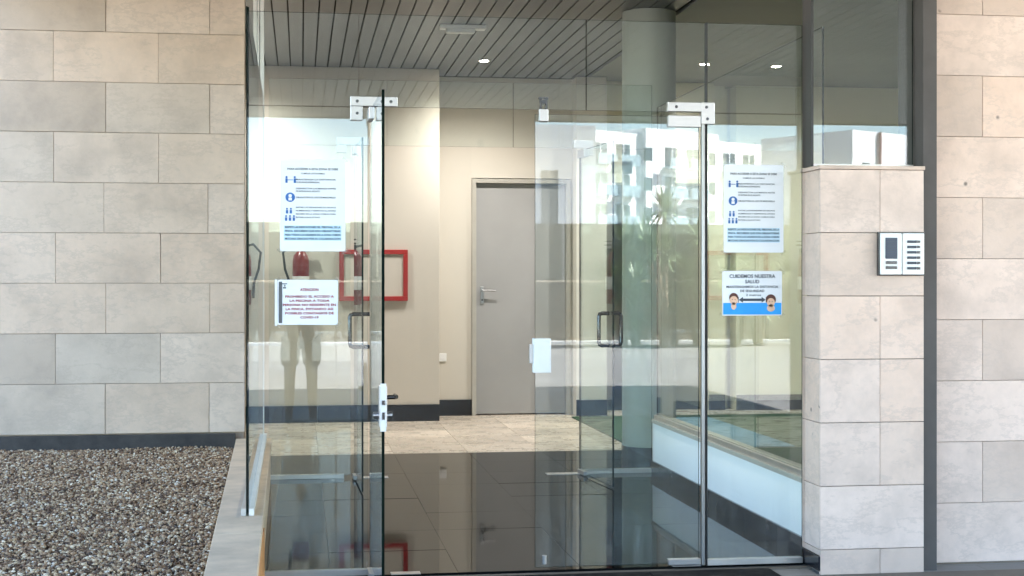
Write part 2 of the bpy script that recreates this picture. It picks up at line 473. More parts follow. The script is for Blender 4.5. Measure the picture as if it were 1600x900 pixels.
def gravel():
    import numpy as np
    rng = np.random.default_rng(3)
    # icosahedron
    t = (1 + 5 ** .5) / 2
    iv = np.array([(-1, t, 0), (1, t, 0), (-1, -t, 0), (1, -t, 0), (0, -1, t), (0, 1, t), (0, -1, -t), (0, 1, -t), (t, 0, -1), (t, 0, 1), (-t, 0, -1), (-t, 0, 1)], float)
    iv /= np.linalg.norm(iv[0])
    fa = np.array([(0, 11, 5), (0, 5, 1), (0, 1, 7), (0, 7, 10), (0, 10, 11), (1, 5, 9), (5, 11, 4), (11, 10, 2), (10, 7, 6), (7, 1, 8), (3, 9, 4), (3, 4, 2), (3, 2, 6), (3, 6, 8), (3, 8, 9), (4, 9, 5), (2, 4, 11), (6, 2, 10), (8, 6, 7), (9, 8, 1)])
    n = 88000
    y = rng.uniform(5.2, 10.25, n); x = rng.uniform(-2.35, -.36, n)
    ok = x < (-.375 - .09 * (y - 5.66) / 4.94)
    x, y = x[ok], y[ok]; n = len(x)
    layer = rng.uniform(0, 1, n)
    z = .216 + layer * .020 + .006 * np.sin(x * 5 + y * 3) + .005 * np.sin(y * 7.3 - x * 2)
    r = rng.uniform(.0042, .0100, n) * np.where(rng.random(n) < .06, 1.5, 1)
    sc = np.stack([r * rng.uniform(.8, 1.35, n), r * rng.uniform(.8, 1.2, n), r * rng.uniform(.5, .9, n)], 1)
    ang = rng.uniform(0, 2 * np.pi, n); tilt = rng.uniform(-.6, .6, n)
    V = iv[None] * sc[:, None]
    V = V * rng.uniform(.82, 1.15, (n, 12, 1))
    ct, st = np.cos(tilt)[:, None], np.sin(tilt)[:, None]
    Y1 = V[:, :, 1] * ct - V[:, :, 2] * st; Z1 = V[:, :, 1] * st + V[:, :, 2] * ct
    ca, sa = np.cos(ang)[:, None], np.sin(ang)[:, None]
    X2 = V[:, :, 0] * ca - Y1 * sa; Y2 = V[:, :, 0] * sa + Y1 * ca
    P = np.stack([X2 + x[:, None], Y2 + y[:, None], Z1 + z[:, None]], 2).reshape(-1, 3)
    F = (fa[None] + (np.arange(n) * 12)[:, None, None]).reshape(-1, 3)
    me = bpy.data.meshes.new('gravel')
    me.vertices.add(len(P)); me.vertices.foreach_set('co', P.astype('f').ravel())
    me.loops.add(F.size); me.loops.foreach_set('vertex_index', F.astype('i').ravel())
    me.polygons.add(len(F)); me.polygons.foreach_set('loop_start', np.arange(0, F.size, 3, dtype='i'))
    me.polygons.foreach_set('use_smooth', np.ones(len(F), bool))
    me.materials.append(M['gravel']); me.update(calc_edges=True); me.validate()
    o = bpy.data.objects.new('gravel', me); C.objects.link(o)
    tag(o, 'brown and white pea gravel filling the raised planter', 'gravel', kind='stuff')
gravel()

# ================================================================ HALL WALLS
def hall_walls():
    w1 = thing('back_wall', 'cream plastered back wall of the hall with black skirting and grey door', 'wall', (1, 14.4, 0))
    part('wall_section', G().box(-3.2, 1.36, 14.4, 14.6, 0, H - .005), M['wall'], w1, .004)
    part('wall_section', G().box(1.364, 1.742, 14.93, 15.1, 0, H - .005), M['wall'], w1)
    part('wall_section', G().box(2.778, 3.14, 14.93, 15.1, 0, H - .005), M['wall'], w1)
    part('wall_section', G().box(1.742, 2.778, 14.932, 15.1, 2.45, H - .005), M['wall'], w1)
    part('pilaster', G().box(2.80, 3.12, 14.72, 14.928, 0, H - .005), M['wall'], w1, .004)
    part('return_wall', G().box(1.20, 1.362, 14.602, 14.95, 0, H - .005), M['wall'], w1)
    part('wall_section', G().box(4.34, 4.52, 15.2, 15.4, 0, H - .005), M['wall_g'], w1)
    part('lintel', G().box(3.142, 4.338, 15.0, 15.4, 2.42, H - .005), M['wall_g'], w1)
    cr = thing('corridor', 'unlit corridor opening beside the grey door, seen through the closed glass door', 'corridor', (3.7, 16, 0))
    part('corridor_wall', G().box(3.04, 3.14, 15.101, 19, -.02, 2.42).box(4.34, 4.44, 15.401, 19, -.02, 2.42).box(3.04, 4.44, 19, 19.1, -.02, 2.42), M['wall_g'], cr)
    part('corridor_ceiling', G().box(3.04, 4.44, 15.401, 19.1, 2.422, 2.5), M['slat_in'], cr)
    part('corridor_floor', G().box(3.141, 4.339, 15.3, 19, -.1, 0), M['tile_black'], cr)
    part('wall_section', G().box(4.52, 4.62, 15.45, 15.6, 0, H - .005), M['wall_g'], w1)
    part('wall_section', G().box(4.62, 8.2, 15.12, 15.35, 0, H - .005), M['wall_g'], w1, .004)
    for a, b, y in ((-3.2, .16, 14.385), (.163, 1.36, 14.385), (1.364, 1.742, 14.915), (2.80, 3.12, 14.705), (4.34, 4.52, 15.185), (4.62, 6.3, 15.105), (6.303, 8.2, 15.105)):
        part('skirting', G().box(a, b, y - .001, y + .014, 0, .165), M['skirt'], w1, .002)
    w2 = thing('side_wall', 'olive plastered wall closing the hall on the right', 'wall', (8.2, 11, 0))
    part('wall_section', G().box(8.2, 8.4, FY + .3, 15.6, -.3, H + .03), M['wall_g'], w2)
    part('skirting', G().box(8.185, 8.2, FY + .3, 15.1, 0, .165), M['skirt'], w2)
    w3 = thing('end_wall', 'cream wall closing the hall on the left, mostly hidden behind the limestone', 'wall', (-3.2, 12, 0))
    part('wall_section', G().box(-3.4, -3.2, WY + .4, 15.6, -.3, H + .03), M['wall'], w3)
    w4 = thing('rear_shell_wall', 'unseen rear wall closing the building behind the hall against light leaks', 'wall', (2, 15.7, 0))  # unseen second wall, put in to keep daylight from leaking into the hall
    part('wall_section', G().box(-3.4, 3.03, 15.62, 15.78, -.3, H + .13), M['wall'], w4)
    part('wall_section', G().box(4.45, 8.4, 15.62, 15.78, -.3, H + .13), M['wall'], w4)
    part('wall_section', G().box(3.03, 4.45, 15.62, 15.78, 2.51, H + .13), M['wall'], w4)
hall_walls()

# plastered column behind the inner front
cx_, cy_ = 2.70, 11.15
co = thing('round_column', 'round pale plastered column behind the inner glass front', 'column', (cx_, cy_, 0))
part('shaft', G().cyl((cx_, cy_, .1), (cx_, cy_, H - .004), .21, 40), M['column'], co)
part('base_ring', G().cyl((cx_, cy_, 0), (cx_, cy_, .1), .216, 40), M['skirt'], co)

# turf court seen through the right-hand glass
tf = struct('turf', G().box(2.72, 8.15, 7.15, 14.55, -.012, .012), M['turf'])
solo('floor_mat', G().box(3.55, 4.05, 11.6, 14.2, .0135, .022), M['bluemat'], 'blue mat lying on the dark green turf behind the white parapet', 'mat')

# ================================================================ ITEMS ON THE BACK WALL
d = thing('service_door', 'plain grey door with lever handle in the cream back wall', 'door', (2.26, 14.93, 0))
part('door_leaf', G().box(1.792, 2.728, 14.955, 14.995, .012, 2.392), M['doorgrey'], d, .002)
part('door_frame', G().box(1.745, 1.788, 14.90, 15.02, 0, 2.44).box(2.732, 2.775, 14.90, 15.02, 0, 2.44).box(1.788, 2.732, 14.901, 15.02, 2.397, 2.439), M['frame'], d, .002)
hd = part('handle', G().box(1.835, 1.873, 14.944, 14.9545, 1.15, 1.33), M['steel'], d, .004)
part('lever', G().cyl((1.854, 14.95, 1.288), (1.854, 14.90, 1.288), .009).tube([(1.854, 14.903, 1.288), (1.90, 14.90, 1.290), (1.99, 14.90, 1.282)], .009), M['steel'], hd)
part('keyhole', G().cyl((1.854, 14.9438, 1.19), (1.854, 14.941, 1.19), .008), M['black'], hd)
o_ = thing('wall_socket', 'small square white wall socket low on the cream wall left of the grey door', 'socket', (1.44, 14.92, .6))
part('cover_plate', G().box(1.40, 1.482, 14.918, 14.9295, .56, .642), M['white_plastic'], o_, .003)
part('socket_well', G().cyl((1.441, 14.9178, .60), (1.441, 14.9165, .60), .024), M['label'], o_)

hb = thing('hose_cabinet', 'red framed fire hose cabinet on the cream back wall', 'hose cabinet', (.71, 14.4, 1.19))
x0, x1, z0, z1 = .373, 1.045, 1.19, 1.694; b = .045
part('cabinet_frame', G().box(x0, x1, 14.37, 14.397, z0, z0 + b).box(x0, x1, 14.37, 14.397, z1 - b, z1).box(x0, x0 + b, 14.37, 14.397, z0 + b, z1 - b).box(x1 - b, x1, 14.37, 14.397, z0 + b, z1 - b), M['red_frame'], hb, .003)
part('front_panel', G().box(x0 + b, x1 - b, 14.384, 14.396, z0 + b, z1 - b), M['wall'], hb)

ex = thing('fire_extinguisher', 'red fire extinguisher with white label hanging on the back wall behind the posters', 'fire extinguisher', (0, 14.3, 1.12))
part('cylinder', G().lathe([(.0, 0), (.072, .002), (.08, .02), (.08, .43), (.07, .48), (.04, .52), (.022, .54)], (0, 14.3, 1.15), 24), M['red'], ex)
part('paper_label', G().lathe([(.0812, 0), (.0814, .001), (.0814, .13), (.0812, .131)], (0, 14.3, 1.30), 24), M['label'], ex)
part('valve', G().cyl((0, 14.3, 1.69), (0, 14.3, 1.74), .022).box(-.02, .1, 14.288, 14.312, 1.745, 1.76).box(-.02, .09, 14.29, 14.31, 1.785, 1.797), M['black'], ex)
part('hose', G().tube([(-.02, 14.29, 1.72), (-.10, 14.27, 1.74), (-.17, 14.26, 1.66), (-.15, 14.26, 1.5), (-.105, 14.26, 1.36), (-.10, 14.26, 1.22)], .012), M['rubber'], ex)
part('bracket', G().box(-.03, .03, 14.38, 14.398, 1.3, 1.72), M['steel_dark'], ex)
# wall lever device seen in the lit doorway, hall ceiling fixtures
el = thing('emergency_light', 'slim white emergency light fixed under the slatted ceiling', 'light fixture', (1.32, 11.95, H))
part('housing', G().box(1.13, 1.51, 11.89, 12.01, H - .030, H - .001), M['white_plastic'], el, .004)
part('diffuser', G().box(1.18, 1.42, 11.905, 11.995, H - .062, H - .031), M['label'], el, .006)
def downlight(x, y, label, power=17):
    t = thing('downlight', label, 'downlight', (x, y, H), 0, 'recessed downlights in the hall ceiling')
    part('trim_ring', G().lathe([(.062, -.001), (.062, -.007), (.045, -.007), (.045, -.001)], (0, 0, 0), 24), M['steel'], t, local=True)
    part('bulb', G().lathe([(.001, -.004), (.042, -.004), (.04, -.0065), (.001, -.009)], (0, 0, 0), 20), M['lamp_on'], t, local=True)
    ld = bpy.data.lights.new('lamp', 'SPOT'); ld.energy = power; ld.color = (1, .97, .93); ld.spot_size = R(150); ld.spot_blend = 1; ld.shadow_soft_size = .05
    lo = bpy.data.objects.new('lamp', ld); C.objects.link(lo); lo.parent = t; lo.location = (0, 0, -.03)
for x, y, lb, *pw in ((1.73, 13.8, 'lit downlight in the slatted ceiling above the grey door'),
                 (3.87, 13.7, 'lit downlight half hidden by the door jamb, left of the pair above the turf court', 20),
                 (4.60, 13.74, 'lit downlight at the right of the pair above the turf court', 20),
                 (-.6, 13.6, 'added unseen downlight brightening the fire extinguisher side of the hall'),  # out of view, added to brighten the hall
                 (1.9, 8.9, 'added unseen downlight brightening the porch between the two glass fronts')):  # no visible source here, added as fill for the porch
    downlight(x, y, lb, *pw)

# ================================================================ GLASS PORCH
TZ, DH = 2.64, 2.20      # top of glass, door head
def front_outer():
    t = thing('glass_front', 'outer glass front of the porch with fixed side panes and transoms round the doorway', 'glass front', (1.1, FY, 0))
    mt = [M['glass'], M['edge']]
    part('side_pane', pane_g('y', -.245, .312, .022, DH + .0, FY), mt, t)
    part('side_pane', pane_g('y', 1.956, 2.440, .022, DH + .0, FY), mt, t)
    part('transom_pane', pane_g('y', -.245, .268, DH + .003, TZ, FY), mt, t)
    part('transom_pane', pane_g('y', .271, 1.358, DH + .004, TZ, FY), mt, t)
    part('transom_pane', pane_g('y', 1.361, 1.953, DH + .004, TZ, FY), mt, t)
    part('transom_pane', pane_g('y', 1.956, 2.440, DH + .003, TZ, FY), mt, t)
    for a, bb in ((-.24, .31), (1.956, 2.438)):
        part('floor_channel', G().box(a, bb, FY - .018, FY - .007, 0, .028).box(a, bb, FY + .007, FY + .018, 0, .028).box(a, bb, FY - .007, FY + .007, 0, .02), M['alu'], t, .001)
    part('jamb_profile', G().box(1.928, 1.948, FY - .013, FY + .013, 0, DH + .02), M['jamb'], t, .004)
    part('jamb_profile', G().box(1.9515, 1.9555, FY - .02, FY + .02, 0, TZ), M['rubber'], t)
    # patch fittings
    y0, y1 = FY - .020, FY + .020
    pf0 = part('patch_fitting', G().box(.230, .452, y0, y1, DH + .004, DH + .050).box(.230, .288, y0, y1, DH - .062, DH + .004).box(.338, .372, y0, y1, DH - .052, DH + .004), M['steel'], t, .002)
    pf = part('patch_fitting', G().box(1.758, 1.968, y0, y1, DH + .004, DH + .050).box(1.925, 1.992, y0 - .001, y1 + .001, DH - .055, DH + .051), M['steel'], t, .002)
    k = part('strike_box', G().box(1.128, 1.172, y0, y1, DH - .055, DH + .006), M['steel'], t, .003)
    part('strike_screw', G().cyl((1.15, y0 - .002, DH + .04), (1.15, y1 + .002, DH + .04), .011).box(1.128, 1.172, y0 + .002, y1 - .002, DH + .055, DH + .062).box(1.132, 1.140, y0 + .004, y1 - .004, DH + .006, DH + .055).box(1.160, 1.168, y0 + .004, y1 - .004, DH + .006, DH + .055), M['steel_dark'], k)
    for xx, zz, pr in ((.262, DH - .03, pf0), (.262, DH + .027, pf0), (.42, DH + .027, pf0), (1.80, DH + .027, pf), (1.95, DH + .027, pf), (1.955, DH - .03, pf)):
        part('screw', G().cyl((xx, y0 - .0005, zz), (xx, y0 - .003, zz), .0075, 14), M['steel_dark'], pr)
    for a in (.42, 1.78):
        part('floor_spring_plate', G().box(a, a + .0 + .14 if a < 1 else a + .14, FY - .03, FY + .03, .0005, .004), M['steel'], t, .001)
front_outer()

def handle_pair(par, x, z, hgt=.215, dep=.078, r=.0135):
    """D pull handles on both faces of a leaf; leaf lies along local +x, thickness in y"""
    for sgn in (-1, 1):
        d0 = .006 * sgn; d1 = dep * sgn; rr = .02
        pts = [(x, d0, z - hgt / 2), (x, d1 - rr * sgn, z - hgt / 2), (x, d1 - rr * .3 * sgn, z - hgt / 2 + rr * .3), (x, d1, z - hgt / 2 + rr), (x, d1, z + hgt / 2 - rr), (x, d1 - rr * .3 * sgn, z + hgt / 2 - rr * .3), (x, d1 - rr * sgn, z + hgt / 2), (x, d0, z + hgt / 2)]
        part('pull_handle', G().tube(pts, r, 12), M['steel_dark'], par, local=True)

def leaf(label, loc, rz, width, mirror, glass, pull=True, lock=False, height=DH - .018, group=None):
    t = thing('glass_door', label, 'glass door', loc, rz, group)
    s = -1 if mirror else 1
    xs = sorted((s * .006, s * width))
    part('door_pane', pane_g('y', xs[0], xs[1], .012, height, 0, .012), [glass, M['edge']], t, local=True)
    a, b_ = sorted((s * .0, s * .16))
    part('top_pivot', G().box(a, b_, -.018, .018, height - .052, height + .004), M['steel'], t, .002, local=True)
    part('bottom_pivot', G().box(a, b_, -.018, .018, .006, .034), M['steel'], t, .002, local=True)
    if pull: handle_pair(t, s * (width - .07), 1.06 if not lock else 1.06)
    return t

# outer left leaf stands open towards the street; outer right leaf is closed
phi = math.atan2(-.80, .014)
lf = leaf('open left glass door of the outer front, its edge towards the street with a lever lock', (.326, FY, 0), phi, .795, False, M['glass'], pull=False)
# lock on the free edge
lz = .855
lk = part('lock_case', G().box(.745, .803, -.016, .016, lz - .082, lz + .088), M['steel'], lf, .002, local=True)
part('faceplate', G().box(.803, .8065, -.012, .012, lz - .10, lz + .10), M['label'], lk, .001, local=True)
part('latch_bolt', G().box(.8065, .816, -.006, .006, lz + .012, lz + .03).box(.8065, .811, -.005, .005, lz - .05, lz - .02), M['steel_dark'], lk, local=True)
part('lever_handle', G().cyl((.765, .016, lz + .04), (.765, .05, lz + .04), .009).tube([(.765, .05, lz + .04), (.75, .058, lz + .04), (.66, .06, lz + .038)], .010), M['steel_dark'], lk, local=True)
part('key_cylinder', G().cyl((.765, -.040, lz - .035), (.765, .040, lz - .035), .014), M['steel'], lk, local=True)

rl = leaf('closed right glass door of the outer front with a steel strike box', (1.922, FY, 0), 0, .812, True, M['glass_door'], pull=False)
sb = part('lock_strike', G().box(-.822, -.738, -.024, .024, .944, 1.108), M['label'], rl, .003, local=True)
part('strike_lip', G().box(-.84, -.822, -.01, .01, .99, 1.08), M['steel'], sb, .001, local=True)
part('floor_bolt', G().cyl((-.77, -.016, .03), (-.77, -.016, .07), .012), M['steel'], rl, local=True)

def front_inner():
    t = thing('glass_front', 'inner glass front at the back of the porch with pale patch fittings', 'glass front', (1.1, IY, 0))
    mt = [M['glass_in'], M['edge']]; top = 2.80; DH = 2.335
    part('side_pane', pane_g('y', -.22, .345, .022, DH, IY), mt, t)
    part('side_pane', pane_g('y', 1.995, 2.515, .022, DH, IY), mt, t)
    part('transom_pane', pane_g('y', -.22, .60, DH + .004, top, IY), mt, t)
    part('transom_pane', pane_g('y', .603, 1.50, DH + .004, top, IY), mt, t)
    part('transom_pane', pane_g('y', 1.503, 2.515, DH + .004, top, IY), mt, t)
    for a, bb in ((-.22, .30), (2.02, 2.51)):
        part('floor_channel', G().box(a, bb, IY - .02, IY - .007, 0, .03).box(a, bb, IY + .007, IY + .02, 0, .03).box(a, bb, IY - .007, IY + .007, 0, .02), M['alu'], t, .001)
    y0, y1 = IY - .02, IY + .02
    part('patch_fitting', G().box(.25, .54, y0, y1, DH + .004, DH + .06).box(.25, .318, y0, y1, DH - .05, DH + .004).box(.39, .43, y0, y1, DH - .05, DH + .004), M['steel'], t, .002)
    part('patch_fitting', G().box(1.94, 2.08, y0, y1, DH + .004, DH + .06).box(2.03, 2.08, y0, y1, DH - .05, DH + .004), M['steel'], t, .002)
    part('floor_spring_plate', G().box(1.74, 1.98, IY - .05, IY + .05, .0005, .004), M['steel'], t, .001)
    part('floor_spring_plate', G().box(.37, .61, IY - .05, IY + .05, .0005, .004), M['steel'], t, .001)
front_inner()
import mathutils
a1 = math.atan2(-.79, .022)
leaf('open left glass door of the inner front with steel pull handles', (.375, IY, 0), a1, .79, False, M['glass_in'], height=2.318)
a2 = math.atan2(-.785, .075)
leaf('open right glass door of the inner front with dark edged pull handles', (1.985, IY, 0), a2, .79, False, M['glass_in'], height=2.318)

# left side screen standing on the curb
t = thing('side_screen', 'left side glass screen of the porch standing on the planter curb', 'glass screen', (-.25, 8.5, .29))
ang_l = [(-.245, FY + .012), (-.262, IY - .04)]
def sl(y): return -.245 - .017 * (y - 6.9) / 3.36
g = G(); y0, y1 = FY + .012, IY - .03
vs = [(sl(y) + dx, y, z) for z in (cz + .012, TZ + .02) for y in (y0, y1) for dx in (-.006, .006)]
g.add(vs, [(0, 2, 3, 1), (4, 5, 7, 6), (0, 1, 5, 4), (2, 6, 7, 3), (0, 4, 6, 2), (1, 3, 7, 5)], [1, 1, 1, 1, 0, 0])
part('screen_pane', g, [M['glass'], M['edge']], t)
def bar(x_off0, x_off1, z0, z1, mat, nm):
    vs = [(sl(y) + dx, y, z) for z in (z0, z1) for y in (y0 - .02, y1) for dx in (x_off0, x_off1)]
    part(nm, G().add(vs, [(0, 2, 3, 1), (4, 5, 7, 6), (0, 1, 5, 4), (2, 6, 7, 3), (0, 4, 6, 2), (1, 3, 7, 5)]), mat, t, .001)
bar(-.030, -.0065, cz + .001, cz + .035, M['alu'], 'base_channel'); bar(.0065, .030, cz + .001, cz + .035, M['alu_paint'], 'base_channel')
part('wall_profile', G().box(-.325, -.302, IY - .045, IY - .004, cz + .02, H - .01).box(-.297, -.285, IY - .05, IY - .004, cz + .02, H - .01).box(-.28, -.252, IY - .045, IY - .004, cz + .02, H - .01), M['alu_paint'], t, .002)
part('corner_seal', G().box(-.252, -.2455, FY - .008, FY + .012, .30, TZ + .02), M['edge'], t)
# blank wall end beyond the profile
# right side screen on the white parapet
t = thing('parapet', 'low white parapet with brown coping and black skirting at the right of the porch', 'parapet', (2.56, 8.5, 0))
part('parapet_wall', G().box(2.525, 2.68, FY + .02, IY + .02, .0, .355), M['wall_w'], t, .003)
part('coping', G().box(2.515, 2.70, FY + .02, IY + .025, .357, .385), M['frame'], t, .002)
for k in range(6):
    ya = FY + .03 + k * .565
    part('skirting', G().box(2.508, 2.524, ya, ya + .562, 0, .085), M['skirt'], t, .001)
t = thing('side_screen', 'right side glass screen of the porch standing on the white parapet', 'glass screen', (2.56, 8.5, .385))
part('screen_pane', pane_g('x', FY + .02, IY - .01, .40, TZ, 2.555), [M['glass_side'], M['edge']], t)
part('base_channel', G().box(2.532, 2.548, FY + .02, IY, .386, .415).box(2.562, 2.578, FY + .02, IY, .386, .415), M['alu'], t, .001)

# ================================================================ INTERCOM WALL
def intercom_wall():
    x0, x1, y0, y1, top = 2.452, 2.974, 6.67, 6.93, 1.936
    t = thing('intercom_wall', 'short brightly lit limestone wall with the intercom at the right of the porch', 'wall', (2.7, 6.8, 0))
    part('core', G().box(x0 + .02, x1 - .02, y0 + .02, y1 - .02, -.3, top - .02), M['mortar'], t)
    part('cap_slab', G().box(x0 - .006, x1 + .004, y0 - .006, y1 + .004, top - .018, top), M['stone_lit'], t, .002)
    zt = top - .0195; hz = .303; k = 0; jx = x0 + .30
    while zt > 0:
        zb = max(zt - hz + .002, -.02)
        segs = [(x0 + .0, jx), (jx, x1)] if k % 2 == 0 or k == 3 else ([(x0, x1)])
        if k == 1: segs = [(x0, x1)]
        for a, b2 in segs:
            me = G().box(a + .001, b2 - .001, y0, y0 + .018, zb, zt - .001)
            part('stone_tile', me, M['stone_lit'], t, .0015)
        part('side_tile', G().box(x0, x0 + .018, y0 + .019, y1, max(zb, .07), zt - .001), M['stone_lit'], t, .0015)
        zt -= hz; k += 1
    part('side_skirting', G().box(x0 - .008, x0 + .012, y0 + .001, y1, 0, .068), M['skirt'], t, .001)
    g_ = thing('clerestory_glass', 'clear glass pane standing on top of the short limestone wall', 'glass pane', (2.7, 6.80, 1.94))
    part('glass_sheet', pane_g('y', 2.464, 2.972, 1.945, H - .004, 6.80), [M['glass'], M['edge']], g_)
    part('base_bead', G().box(2.464, 2.972, 6.788, 6.793, 1.937, 1.952).box(2.464, 2.972, 6.807, 6.812, 1.937, 1.952), M['alu'], g_)
    part('black_joint', G().box(2.448, 2.461, 6.785, 6.905, 1.940, H - .004), M['rubber'], g_)
    p = thing('pillar', 'slim dark grey post beside the intercom wall', 'pillar', (3.0, 6.8, 0))
    part('shaft', G().box(2.982, 3.055, 6.70, 7.0, -.3, H - .003), M['pillar'], p, .004)
    p = thing('stone_wall', 'tall limestone wall at the far right edge beyond the dark post', 'wall', (4, 6.9, 0))
    part('backing', G().box(3.06, 8.3, 6.87, 7.1, -.3, H + .03), M['mortar'], p)
    for k in range(12):
        zb = -.02 + k * .303; zz = min(zb + .301, H - .004)
        xs = [3.057]; xx = 3.057 + (.3 if k % 2 else .6)
        while xx < 8.2: xs.append(xx); xx += .6
        if zz - zb > .02:
            for a, b2 in zip(xs[:-1], xs[1:]): part('stone_tile', G().box(a + .001, b2 - .001, 6.84, 6.868, zb, zz), M['stone_lit'], p, .0015)
intercom_wall()
ic = thing('intercom', 'white two-module intercom panel on the short limestone wall', 'intercom', (2.85, 6.67, 1.41))
xa, xb, za, zb = 2.742, 2.962, 1.414, 1.612
part('back_frame', G().box(xa - .006, xb + .006, 6.652, 6.669, za - .006, zb + .006), M['steel_dark'], ic, .002)
xm = (xa + xb) / 2
for i, (a, b2) in enumerate(((xa, xm - .002), (xm + .002, xb))):
    mo = part('module', G().box(a, b2, 6.640, 6.6515, za, zb), M['white_plastic'], ic, .003)
    if i == 0:
        part('speaker_grille', G().box(a + .024, b2 - .024, 6.6372, 6.6395, za + .075, zb - .022), plain('blue_grey_grille', (.035, .05, .085), .4), mo, .001)
        for r in range(9):
            part('louvre', G().box(a + .028, b2 - .028, 6.6355, 6.637, zb - .032 - r * .0105, zb - .028 - r * .0105), M['ink'], mo)
        for r in range(2):
            part('call_button', G().box(a + .026, b2 - .026, 6.635, 6.6395, za + .026 + r * .024, za + .040 + r * .024), M['steel_dark'], mo, .001)
    else:
        for r in range(6):
            part('name_slot', G().box(a + .022, b2 - .040, 6.6355, 6.6395, za + .024 + r * .0255, za + .036 + r * .0255), M['ink'], mo, .001)
            part('call_button', G().box(b2 - .037, b2 - .022, 6.634, 6.6395, za + .024 + r * .0255, za + .036 + r * .0255), M['steel_dark'], mo, .001)

# ================================================================ NOTICES ON THE GLASS
PY = FY - .0065
def sheet(t, x0, x1, z0, z1, tilt=0, mat='paper'):
    g = G(); nx = 6; nz = 8
    vs = []; 
    for j in range(nz + 1):
        for i in range(nx + 1):
            u, v = i / nx, j / nz
            curl = .0015 * (1 - math.sin(PI * u)) * (1 - math.sin(PI * v)) + .0006 * math.sin(9 * u + 5 * v)
            vs.append((x0 + (x1 - x0) * u + tilt * (v - .5) * (z1 - z0), PY - .0008 - max(0, curl) * .3, z0 + (z1 - z0) * v - tilt * (u - .5) * (x1 - x0)))
    fs = [(j * (nx + 1) + i, j * (nx + 1) + i + 1, (j + 1) * (nx + 1) + i + 1, (j + 1) * (nx + 1) + i) for j in range(nz) for i in range(nx)]
    part('paper_sheet', g.add(vs, fs, 0, True), M[mat], t)
    for xx, zz, a in ((x0, z1, .7), (x1, z1, -.7), (x0, z0, -.7), (x1, z0, .7)):
        dx, dz = math.cos(a) * .016, math.sin(a) * .016; ex_, ez = -math.sin(a) * .006, math.cos(a) * .006
        part('tape', G().add([(xx - dx - ex_, PY - .0017, zz - dz - ez), (xx + dx - ex_, PY - .0017, zz + dz - ez), (xx + dx + ex_, PY - .0017, zz + dz + ez), (xx - dx + ex_, PY - .0017, zz - dz + ez)], [(0, 1, 2, 3)]), M['tape'], t)

def rules_poster(label, x0, z0, hl_all):
    W_, H_ = .303, .430
    t = thing('poster', label, 'poster', (x0 + W_ / 2, PY, z0))
    sheet(t, x0, x0 + W_, z0, z0 + H_)
    y = PY - .0022; cx = x0 + W_ / 2; top = z0 + H_
    g = G()
    text_mesh(g, 'PARA ACCEDER A ESTA ZONA SE DEBE', cx, top - .050, .0095, y, 0, width=.235, bold=.03)
    text_mesh(g, 'CUMPLIR LAS NORMAS', cx, top - .070, .007, y, 0, width=.11, bold=.02)
    tx = x0 + .073
    def para(lines, z, h, step, mi, wd=.185, b=.03):
        for i, l in enumerate(lines):
            text_mesh(g, l, tx, z - i * step, h, y, mi, 'LEFT', width=wd * (1 if i < len(lines) - 1 or len(l) > 26 else .6), bold=b)
    para(['MANTENGA LA DISTANCIA', 'DE SEGURIDAD INTERPERSONAL'], top - .098, .0068, .013, 0)
    para(['DESINFECTAR LAS MANOS ANTES', 'DE ENTRAR EN EL RECINTO'], top - .140, .0068, .013, 0)
    para(['OBLIGATORIO EL USO DE MASCARILLA'], top - .182, .0075, .013, 0)
    para(['EVITAR LAS REUNIONES DE GRUPOS', 'NUMEROSOS Y RESPETAR EL AFORO', 'MAXIMO EN LA ZONA COMUN PARA', 'PROTEGER LA SALUD DE TODOS'], top - .228, .0062, .0155, 0)
    tx = x0 + .022
    para(['RESPETE LAS INDICACIONES DEL PERSONAL DE LA', 'FINCA. RECUERDE QUE SON OBLIGATORIAS', 'PARA TODOS LOS USUARIOS DE LA ZONA COMUN', 'MUCHAS GRACIAS POR SU COLABORACION'], top - .322, .0092, .018, 0, .258, .06)
    tag(part('lettering', g, [M['ink'], M['ink_b']], t), kind='stuff')
    # pale blue highlight bars behind the last paragraph
    hb_ = G()
    for i in range(4): hb_.box(x0 + .018, x0 + .284, y + .0004, y + .0007, top - .326 - i * .018, top - .310 - i * .018)
    part('highlight', hb_, M['hl'], t)
    ic_ = G()
    a = x0 + .024                                          # distance pictogram
    ic_.box(a + .012, a + .036, y - .0002, y, top - .0985, top - .0955)
    for px_ in (a + .004, a + .042):
        ic_.disc((px_ + .002, y, top - .084), .005); ic_.box(px_ - .003, px_ + .007, y - .0002, y, top - .111, top - .090)
    part('pictogram', ic_, M['ink_b'], t)
    c1 = G().disc((a + .023, y, top - .178), .022, n=28)
    pb = part('pictogram', c1, M['ink_b'], t)
    part('pictogram', G().disc((a + .023, y - .0005, top - .171), .008).box(a + .015, a + .031, y - .0007, y - .0005, top - .193, top - .180), M['paper'], t)
    g3 = G()
    for r_ in range(2):
        for q in range(2 + r_):
            xx = a + .008 + q * .018 - r_ * .004; zz = top - .232 - r_ * .034
            g3.disc((xx, y, zz), .0045); g3.box(xx - .005, xx + .005, y - .0002, y, zz - .022, zz - .006)
    part('pictogram', g3, M['ink_b'], t)
    return t
rules_poster('large rules notice on the left pane, dumbbell and blue circle icons', -.096, 1.522, 0)
rules_poster('large rules notice on the right pane, above the sign with two swimmers', 2.040, 1.522, 1)
